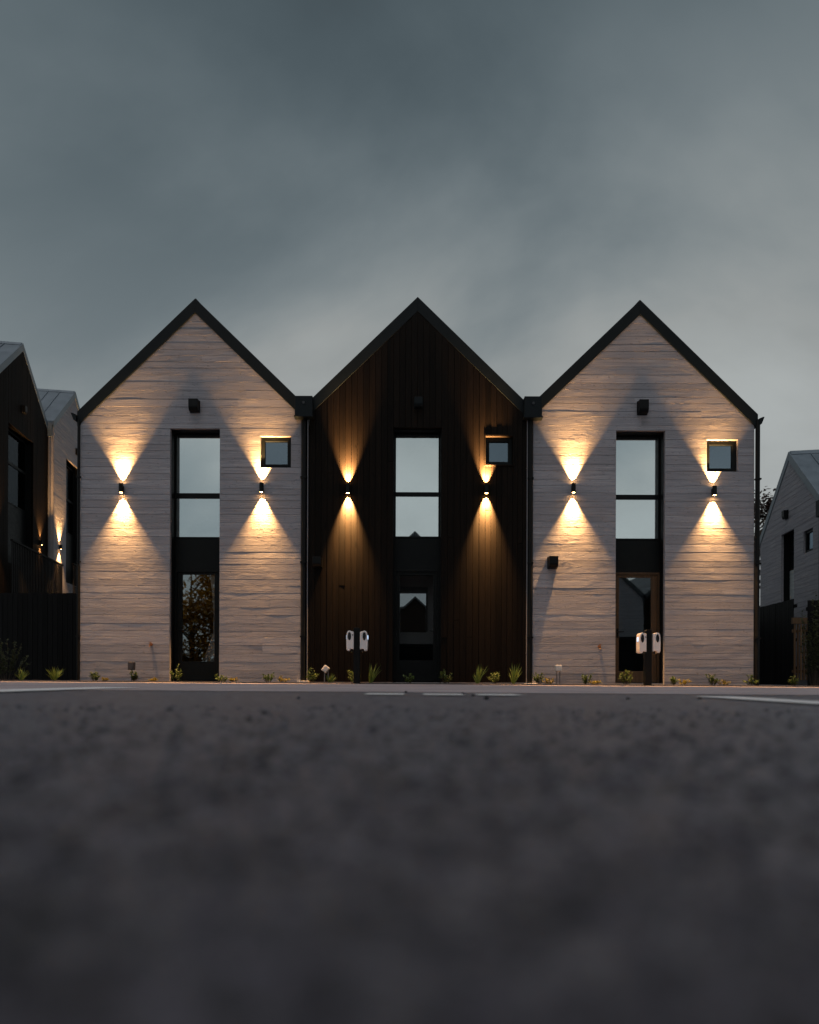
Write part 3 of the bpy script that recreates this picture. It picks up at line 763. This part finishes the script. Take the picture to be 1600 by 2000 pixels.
# ================================================================== planting
def leaf_quad(m, p, d, up, L, W):
    d = d.normalized(); s_ = d.cross(up)
    if s_.length < 1e-4: s_ = d.cross(Vector((1, 0, 0)))
    s_.normalize()
    m.quad(p, p + d * L * .5 + s_ * W * .5, p + d * L, p + d * L * .5 - s_ * W * .5)
def photo_spot(px, y):
    x = (px - 800) * (12 + y) / 1200; return Vector((x, y, gz(x)))
def shrub(label, px, w_px, h_px, y=-.40, mat='shrub_leaf', seed=0, group='small shrubs along the kerb', leaves=230, name='shrub'):
    r = random.Random(seed * 7 + int(px)); P = photo_spot(px, y); kk = (12 + y) / 1200; Wd, Ht = w_px * kk * 1.05, h_px * kk * (1.3 if h_px < 60 else 1.0)
    E = empty(name, P, r.uniform(0, 6), label, 'plant', group)
    st = MB(); lf = MB(); n = max(6, int(7 + Wd * 22))
    for i in range(n):
        a = r.uniform(0, 2 * math.pi); rr = Wd * .5 * math.sqrt(r.random()); hh = Ht * r.uniform(.5, 1.0) * (1 - .35 * (rr / (Wd * .5 + 1e-6)) ** 2)
        tip = Vector((rr * math.cos(a), rr * math.sin(a), hh)); base = Vector((tip.x * .25, tip.y * .25, -.01)); mid = (tip + base) / 2 + Vector((r.uniform(-.02, .02), r.uniform(-.02, .02), .02))
        st.tube([base, mid, tip], [.004, .003, .0015], 4)
        for j in range(max(4, leaves // n)):
            t = r.uniform(.25, 1.0); p = base.lerp(mid, t * 2) if t < .5 else mid.lerp(tip, t * 2 - 1)
            dr = Vector((r.uniform(-1, 1), r.uniform(-1, 1), r.uniform(-.1, 1.1)))
            leaf_quad(lf, p, dr, Vector((r.uniform(-.4, .4), r.uniform(-.4, .4), 1)), r.uniform(.026, .055) * (1 + Ht * .3), r.uniform(.016, .030) * (1 + Ht * .3))
    st.build('stems', 'bark', E); lf.build('leaves', mat, E)
    return E
def grass(label, px, w_px, h_px, y=-.45, seed=0, lean=.2):
    r = random.Random(seed + int(px)); P = photo_spot(px, y); kk = (12 + y) / 1200; Wd, Ht = w_px * kk * 1.1, h_px * kk * 1.15
    E = empty('grass_tuft', P, 0, label, 'plant', 'grass tufts along the kerb')
    m = MB()
    for i in range(34):
        a = r.uniform(0, 2 * math.pi); L = Ht * r.uniform(.6, 1.08); sp = Wd * .5 * r.uniform(.15, 1.0)
        top_ = Vector((math.cos(a) * sp + lean * L * r.uniform(.2, 1.0), math.sin(a) * sp, L * (1 - .25 * (sp / (Wd * .5)) ** 2)))
        b0 = Vector((r.uniform(-.02, .02), r.uniform(-.02, .02), -.01)); w = r.uniform(.005, .0095)
        sd = Vector((-math.sin(a), math.cos(a), 0)) if r.random() < .4 else Vector((1, 0, 0)); sd = sd * w
        pts = [b0, b0.lerp(top_, .5) + Vector((0, 0, L * .10)), top_]
        m.quad(pts[0] - sd * .6, pts[0] + sd * .6, pts[1] + sd, pts[1] - sd); m.quad(pts[1] - sd, pts[1] + sd, pts[2])
    m.build('blades', 'grass_blade', E)
for lab, px, w, h, sd in (
    ('small dark shrub at the left corner of the left concrete house', 185, 22, 18, 1),
    ('small shrub behind the rusty utility box', 262, 14, 18, 2),
    ('leafy shrub before the left house door', 345, 28, 28, 3),
    ('low sprawling shrub right of the left house door', 433, 26, 15, 4),
    ('small shrub under the right part of the left concrete house', 525, 24, 19, 5),
    ('leafy shrub at the foot of the downpipe left of the timber house', 609, 28, 24, 6),
    ('small shrub half hidden by the left charging post', 689, 24, 24, 7),
    ('small shrub before the timber house door', 798, 22, 18, 8),
    ('round leafy shrub right of the timber house door', 872, 28, 26, 9),
    ('leafy shrub between two grass tufts before the timber house', 966, 26, 24, 10),
    ('leafy shrub at the left foot of the right concrete house', 1053, 24, 20, 11),
    ('leafy shrub right of the pale utility box on conduits', 1145, 28, 21, 12),
    ('leafy shrub before the right house door', 1225, 28, 29, 13),
    ('small shrub right of the right charging post', 1317, 16, 17, 14),
    ('leafy shrub before the right part of the right concrete house', 1390, 28, 21, 15),
    ('leafy shrub at the right corner of the right concrete house', 1468, 26, 20, 16),
    ('small dark shrub by the black fence on the far right', 1551, 22, 19, 17)):
    shrub(lab, px, w, h, seed=sd)
for lab, px, w, h, sd in (
    ('low yellow plant left of the downpipe by the left concrete house', 553, 24, 11, 1),
    ('low yellow plant at the foot of the pale utility box', 1073, 30, 11, 2),
    ('low yellow plant right of the right charging post', 1337, 26, 11, 3),
    ('low yellow plant under the right concrete house near its right corner', 1414, 30, 11, 4),
    ('tiny low yellow plant at the left concrete house near its left corner', 205, 14, 7, 5),
    ('tiny low yellow plant left of the left house door', 300, 16, 7, 6),
    ('low yellow plant beside the shrub right of the pale utility box', 1163, 22, 8, 7),
    ('low yellow plant hugging the wall right of the left house door', 457, 26, 8, 8)):
    shrub(lab, px, w, h, y=-.5, mat='low_plant_leaf', seed=sd + 40, group='low yellow plants along the kerb', leaves=110, name='low_plant')
for lab, px, w, h, ln, sd in (
    ('grass tuft before the black fence on the far left', 106, 40, 28, .05, 1),
    ('grass tuft beside the bush at the left edge', 42, 30, 24, .05, 2),
    ('yellow-green grass tuft at the foot of the tilted utility box', 645, 26, 18, .05, 3),
    ('tall grass tuft right of the left charging post', 723, 32, 38, .25, 4),
    ('tall grass tuft before the timber house, left of a shrub', 932, 26, 36, .35, 5),
    ('tallest grass tuft beside the right downpipe of the timber house', 1003, 34, 40, .22, 6)):
    grass(lab, px, w, h, seed=sd, lean=ln)
shrub('large dark bush before the black fence at the left edge', 12, 84, 92, y=0.6, mat='dark_leaf', seed=77, group='bushes by the fences', leaves=900, name='bush')
# loose chippings and proud aggregate of the tarmac near the camera
mat_leaf('aggregate', (0.016, 0.0155, 0.020), (0.085, 0.080, 0.098), 0.0)
r_ = random.Random(5); gm = MB()
for i in range(5200):
    d = 0.13 * math.exp(r_.random() * math.log(2.2 / 0.13)); x = r_.uniform(-.74, .74) * (d + .05); y = -12 + d
    sz = r_.choice((.0025, .003, .0035, .0045, .006, .009)) * (1.0 if d < .5 else r_.uniform(1, 1.5)); hh = sz * r_.uniform(.35, .9); a = r_.uniform(0, 6.28); z = gz(x)
    k0 = len(gm.v)
    for q in range(5):
        t = a + q * 1.2566 + r_.uniform(-.3, .3); rr = sz * r_.uniform(.7, 1.2); gm.v.append((x + rr * math.cos(t), y + rr * math.sin(t), z - .0005))
    gm.v.append((x + r_.uniform(-.3, .3) * sz, y + r_.uniform(-.3, .3) * sz, z + hh))
    for q in range(5): gm.f.append((k0 + q, k0 + (q + 1) % 5, k0 + 5))
tag(gm.build('gravel', 'aggregate'), 'loose dark and pale chippings strewn over the tarmac', 'gravel', kind='stuff')
# stones on the tarmac
for i, (px, py, s_, lab) in enumerate((
    (793, 1353, .012, 'dark pebble at the right end of the left white dash'), (904, 1355, .010, 'dark pebble at the right end of the middle white dash'),
    (925, 1360, .012, 'dark pebble just below the gap before the right white dash'), (951, 1366, .014, 'dark pebble below the right white dash'),
    (1227, 1365, .012, 'dark pebble on the tarmac below the right house door'), (1367, 1364, .012, 'dark pebble beside the start of the right parking line'),
    (516, 1396, .010, 'upper of two blurred pebbles on the tarmac left of the middle'), (486, 1409, .010, 'lower of two blurred pebbles on the tarmac left of the middle'),
    (473, 1494, .007, 'large blurred dark pebble nearest the camera on the left'), (583, 1366, .009, 'dark pebble below the downpipe between left and timber houses'))):
    dd = 1200 * CAM_H / (py - .0035 * (px - 800) - 1326); x = (px - 800) * dd / 1200
    r = random.Random(i); m = MB(); n = 7
    rings = [(.55, -.3), (1.0, .15), (.85, .6), (.4, .95)]
    for rr, zz_ in rings:
        m.v += [(math.cos(2 * math.pi * j / n) * s_ * rr * r.uniform(.75, 1.25), math.sin(2 * math.pi * j / n) * s_ * rr * r.uniform(.75, 1.25), s_ * zz_ * r.uniform(.85, 1.1)) for j in range(n)]
    for a in range(3):
        for j in range(n): q = (j + 1) % n; m.f.append((a * n + j, a * n + q, (a + 1) * n + q, (a + 1) * n + j))
    m.f.append(tuple(3 * n + j for j in range(n)))
    tag(m.build('pebble', 'pebble_stone', None, (x, -12 + dd, gz(x) + .001)), lab, 'stone', 'pebbles on the tarmac')

# ================================================================== neighbours on the left terrace
tb = MB(); tb.box(-60, -6.7, 4.35, 60, -.2, 2.15); tag(tb.build('terrace', 'soil'), kind='structure')
def vfence(label, p0, p1, top0, top1, mat='black_fence_timber', pitch=.13, base=-.1, group='black board fences', rails=True):
    a, b_ = Vector(p0), Vector(p1); L = (b_ - a).length; rz = math.atan2(b_.y - a.y, b_.x - a.x)
    E = empty('board_fence', (a.x, a.y, 0), rz, label, 'fence', group); r = random.Random(int(L * 100)); n = int(L / pitch)
    for i in range(n):
        t = i / n; z = top0 + (top1 - top0) * t + r.uniform(-.006, .006); y = r.uniform(-.004, .004)
        MB().box(i * pitch + .004, (i + 1) * pitch - .004, y, y + .022, base, z).build('board', mat, E)
    if rails:
        for z in (.4, 1.2, min(top0, top1) - .25): MB().box(0, L, .028, .075, z, z + .09).build('rail', mat, E)
    return E
vfence('tall black board fence left of the three houses', (-13.2, 4.0), (-6.5, 4.0), 2.30, 2.30)
def balustrade(label, p0, p1, z0, z1, slats):
    a, b_ = Vector(p0), Vector(p1); L = (b_ - a).length; rz = math.atan2(b_.y - a.y, b_.x - a.x)
    E = empty('balustrade', (a.x, a.y, 0), rz, label, 'railing')
    MB().box(-.03, L + .03, -.04, .04, z1 - .05, z1).build('top_rail', 'black_fence_timber', E)
    MB().box(0, L, -.03, .03, z0, z0 + .05).build('bottom_rail', 'black_fence_timber', E)
    me = MB().box(-.022, .022, -.015, .015, z0 + .05, z1 - .05).mesh('slat', 'black_fence_timber')
    for i in range(slats):
        o = bpy.data.objects.new('slat', me); COL.objects.link(o); o.parent = E; o.location = (.03 + (L - .06) * i / (slats - 1), 0, 0)
ua = Vector((-.15, .989)); rza = math.atan2(ua.y, ua.x)
A0 = Vector((-14.12, 22.35 - 12)); ZB = 2.1
HA = make_house('gabled_house', 'dark timber gabled house cut by the left edge of the picture', (A0.x, A0.y, ZB), rza, -2.15, 2.15, 12.25 - ZB, .985, 'timber',
    door=(-1.05, .85, 2.0, 8.95 - ZB), small=None, detail=False, roof_mat='roof_metal_pale', trim_mat='roof_metal_pale', seed=31, depth=8.0)
framed_pane(HA, 'tall_window', -1.03, .83, 4.2, 8.9 - ZB, .22, .05, [(5.6, 5.7)], glass='dark_glass')
MB().box(-1.03, .83, .23, .28, 2.0, 4.19).build('spandrel_panel', 'frame_metal', HA)
B0 = A0 + ua * 4.34 + Vector((.22, 0))
HB = make_house('gabled_house', 'pale concrete gabled house half hidden behind the left concrete house', (B0.x, B0.y, ZB), rza, -2.15, 2.15, 12.5 - ZB, .985, 'concrete',
    door=(-.92, .55, 2.0, 9.3 - ZB), small=None, detail=False, roof_mat='roof_metal_pale', trim_mat='roof_metal_pale', seed=32, depth=8.0)
framed_pane(HB, 'tall_window', -.90, .53, 4.2, 9.2 - ZB, .22, .05, [(5.6, 5.7)], glass='dark_glass')
MB().box(-.90, .53, .23, .28, 2.0, 4.19).build('spandrel_panel', 'frame_metal', HB)
nrm = Vector((.989, .15))
def on_row(s_, out=0.0): return A0 + ua * s_ + nrm * out
q = on_row(1.42); wall_lamp('small lit wall lamp on the dark timber house at the left edge', (q.x, q.y, 5.32), rza, 110.0, 'lamps on the neighbouring houses', core=700.0)
q = B0 + ua * -1.62; wall_lamp('small lit wall lamp on the concrete house half hidden behind', (q.x, q.y, 5.42), rza, 230.0, 'lamps on the neighbouring houses', core=900.0)
q = on_row(-1.95); wall_lamp('wall lamp beside the balustrade at the very left edge', (q.x, q.y, 4.9), rza, 110.0, 'lamps on the neighbouring houses', core=700.0)
q0 = on_row(-2.4, .75); q1 = on_row(2.15, .55); balustrade('black slatted balustrade before the dark timber house at the left', q0, q1, 2.2, 4.62, 34)
q0 = B0 + ua * -.95 + nrm * .3; q1 = B0 + ua * 1.3 + nrm * .3; balustrade('black slatted balustrade before the half hidden concrete house', q0, q1, 2.2, 4.9, 16)
def raw_hood(label, P, z, rz, w=.17, h=.26, d=.12, mat='black_metal'):
    E = hood('vent_hood', label, 'vent', 0, 0, w, h, d, mat); E.location = (P.x, P.y, z); E.rotation_euler = (0, 0, rz)
raw_hood('vent hood on the dark timber gable at the left edge', on_row(0, .02), 9.85, rza)
raw_hood('black vent hood on the half hidden concrete gable', B0 + nrm * .02 + ua * .15, 9.95, rza)
q = on_row(2.22, .06)
E = empty('downpipe', (q.x, q.y, 0), rza, 'pale downpipe with rainwater box between the two left neighbour houses', 'downpipe')
p = MB(); p.tube([(-.08, 0, 9.8), (-.08, 0, 2.2)], .05, 8); p.build('pipe', 'grey_pipe', E)
MB().box(-.14, .26, -.12, .1, 9.7, 10.25).build('rainwater_head', 'roof_metal_pale', E)

# neighbour on the right
uc = Vector((-.16, -.987)); rzc = math.atan2(uc.y, uc.x); C0 = Vector((11.84, 7.2))
HC = make_house('gabled_house', 'pale unlit concrete gabled house cut by the right edge of the picture', (C0.x, C0.y, -.3), rzc, -2.2, 2.1, 7.53, .99, 'concrete',
    door=(-.53, .36, -.05, 5.05), small=(.98, 1.55, 4.15, 4.80), detail=False, roof_mat='roof_metal_pale', trim_mat='roof_metal_pale', seed=41, depth=9.0)
framed_pane(HC, 'tall_window', -.52, .35, 3.90, 5.03, .28, .06, [(4.45, 4.52)])
for i in range(12):
    MB().box(-.515, .345, .26 - .012, .29, 2.40 + i * .125, 2.40 + i * .125 + .117).build('cladding_board', 'pale_cladding', HC)
MB().box(-.52, .35, .30, .34, -.05, 3.89).build('spandrel_panel', 'frame_metal', HC)
nc_ = Vector((-.987, .16))
raw_hood('black vent hood on the unlit concrete gable at the right', C0 + nc_ * .02 - uc * .1, 5.30, rzc)
q = C0 + uc * 2.2 + nc_ * .05
E = empty('downpipe', (q.x, q.y, 0), rzc, 'dark downpipe with rainwater box at the right edge of the picture', 'downpipe')
p = MB(); p.tube([(-.08, 0, 4.9), (-.08, 0, -.3)], .05, 8); p.build('pipe', 'black_metal', E)
MB().box(-.12, .3, -.12, .1, 4.65, 5.1).build('rainwater_head', 'trim_metal', E)
vfence('tall black board fence before the unlit house on the right', (11.35, 9.4), (10.93, 5.45), 2.42, 2.42)
vfence('black board fence behind the right concrete house', (6.8, 9.45), (11.3, 9.45), 2.3, 2.3)
vfence('black board fence at the right edge of the picture', (9.72, 3.0), (12.8, 3.0), 2.05, 2.05)
G = empty('slatted_gate', (10.42, 4.7, 0), 0, 'brown wooden slatted gate between the black fences on the right', 'gate')
me = MB().box(-.02, .02, -.015, .015, .1, 1.62).mesh('slat', 'brown_timber')
for i in range(9):
    o = bpy.data.objects.new('slat', me); COL.objects.link(o); o.parent = G; o.location = (.05 + i * .085, 0, 0)
MB().box(0, .78, .017, .05, 1.40, 1.48).build('rail', 'brown_timber', G); MB().box(0, .78, .017, .05, .3, .38).build('rail', 'brown_timber', G)
MB().box(-.02, .80, -.03, .04, 1.63, 1.80).build('lintel', 'brown_timber', G)

# trees
def tree(name, label, loc, H, rad, mat, seed, n=2600, leaf=.16, trunk_r=.14, low=.25, group='trees'):
    r = random.Random(seed); E = empty(name, loc, 0, label, 'tree', group)
    t = MB(); t.tube([(0, 0, -.1), (.05, .03, H * .3), (-.04, .02, H * .6), (.02, 0, H * .88)], [trunk_r, trunk_r * .8, trunk_r * .5, trunk_r * .12], 8)
    cl = []
    for i in range(26):
        z = H * r.uniform(low, .97); f = math.sin(math.pi * min(1, max(.05, (z / H - low + .08) / (1.08 - low)))) ** .7
        a = r.uniform(0, 6.283); rr = rad * f * math.sqrt(r.uniform(.1, 1)); p = Vector((rr * math.cos(a), rr * math.sin(a), z)); cl.append((p, rad * r.uniform(.22, .42)))
        s0 = Vector((0, 0, max(H * .15, z - rr * .8))); t.tube([s0, s0.lerp(p, .55) + Vector((0, 0, .08)), p], [trunk_r * .35, trunk_r * .2, .012], 5)
    t.build('trunk', 'bark', E)
    m = MB()
    for i in range(n):
        c_, s_ = r.choice(cl); d = Vector((r.gauss(0, 1), r.gauss(0, 1), r.gauss(0, .8))).normalized() * s_ * r.uniform(.3, 1.1)
        leaf_quad(m, c_ + d, Vector((r.uniform(-1, 1), r.uniform(-1, 1), r.uniform(-.8, .5))), Vector((r.uniform(-.6, .6), r.uniform(-.6, .6), 1)), leaf * r.uniform(.6, 1.3), leaf * r.uniform(.35, .7))
    m.build('crown', mat, E); return E
tree('tree', 'dark reddish tree behind the gap between the right houses', (16.9, 18.0, -.2), 9.9, 3.0, 'red_leaf', 3, 15000, .22, .2)
shrub('dark climbing bush on the fence at the right edge', 1592, 56, 205, y=2.75, mat='dark_leaf', seed=91, group='bushes by the fences', leaves=1100, name='bush')
# across the lane, seen only mirrored in the glass
tree('tree', 'autumn tree mirrored in the left house door', (-10.2, -16.2, 0), 5.6, 2.8, 'autumn_leaf', 9, 9000, .24, .16, .12)
def opposite(label, x, w, ridge, mat):
    E = empty('gabled_house', (x, -19.6, 0), math.pi, label, 'house', 'houses across the lane')
    ev = ridge - .25 - w * .965
    m = MB(); m.prism([(-w, -.1), (w, -.1), (w, ev), (0, ridge - .25), (-w, ev)], 0, 8); m.build('wall', mat, E)
    for s_ in (-1, 1):
        p = [(0, ridge), (0, ridge - .24), (s_ * (w + .1), ev - .08), (s_ * (w + .1), ev + .16)]
        MB().prism(p if s_ < 0 else p[::-1], -.08, 8.1).build('roof_slope', 'roof_metal', E)
opposite('house across the lane mirrored in the middle window', .25, 2.1, 7.80, 'charred_timber')
opposite('dark house across the lane mirrored at the right edge of the right door', 14.4, 2.15, 6.6, 'charred_timber')
opposite('pale house across the lane mirrored in the right house door', 10.1, 2.1, 6.6, 'board_formed_concrete')
opposite('dark house across the lane next to the mirrored one', 5.4, 2.1, 6.2, 'charred_timber')
vfence('black fence across the lane mirrored in the doors', (-9, -18.9), (17, -18.9), 2.3, 2.3, pitch=.5, rails=False)
# a hipped house behind, glimpsed through the timber house's back window
E = empty('gabled_house', (.1, 22, 0), 0, 'dark house glimpsed through the timber house door glass', 'house')
m = MB(); m.prism([(-5, -.1), (5, -.1), (5, 3.0), (1.6, 3.8), (.8, 4.0), (.2, 4.55), (-.4, 4.0), (-1.2, 3.8), (-5, 3.0)], 0, 6); m.build('wall', 'charred_timber', E)
m = MB()
rl = [(-5, 3.0), (-1.2, 3.8), (-.4, 4.0), (.2, 4.55), (.8, 4.0), (1.6, 3.8), (5, 3.0)]
for (a, b_), (c_, d_) in zip(rl[:-1], rl[1:]): m.prism([(a, b_ + .004), (c_, d_ + .004), (c_, d_ + .12), (a, b_ + .12)], -.1, 6.1)
m.build('roof', 'roof_metal', E)
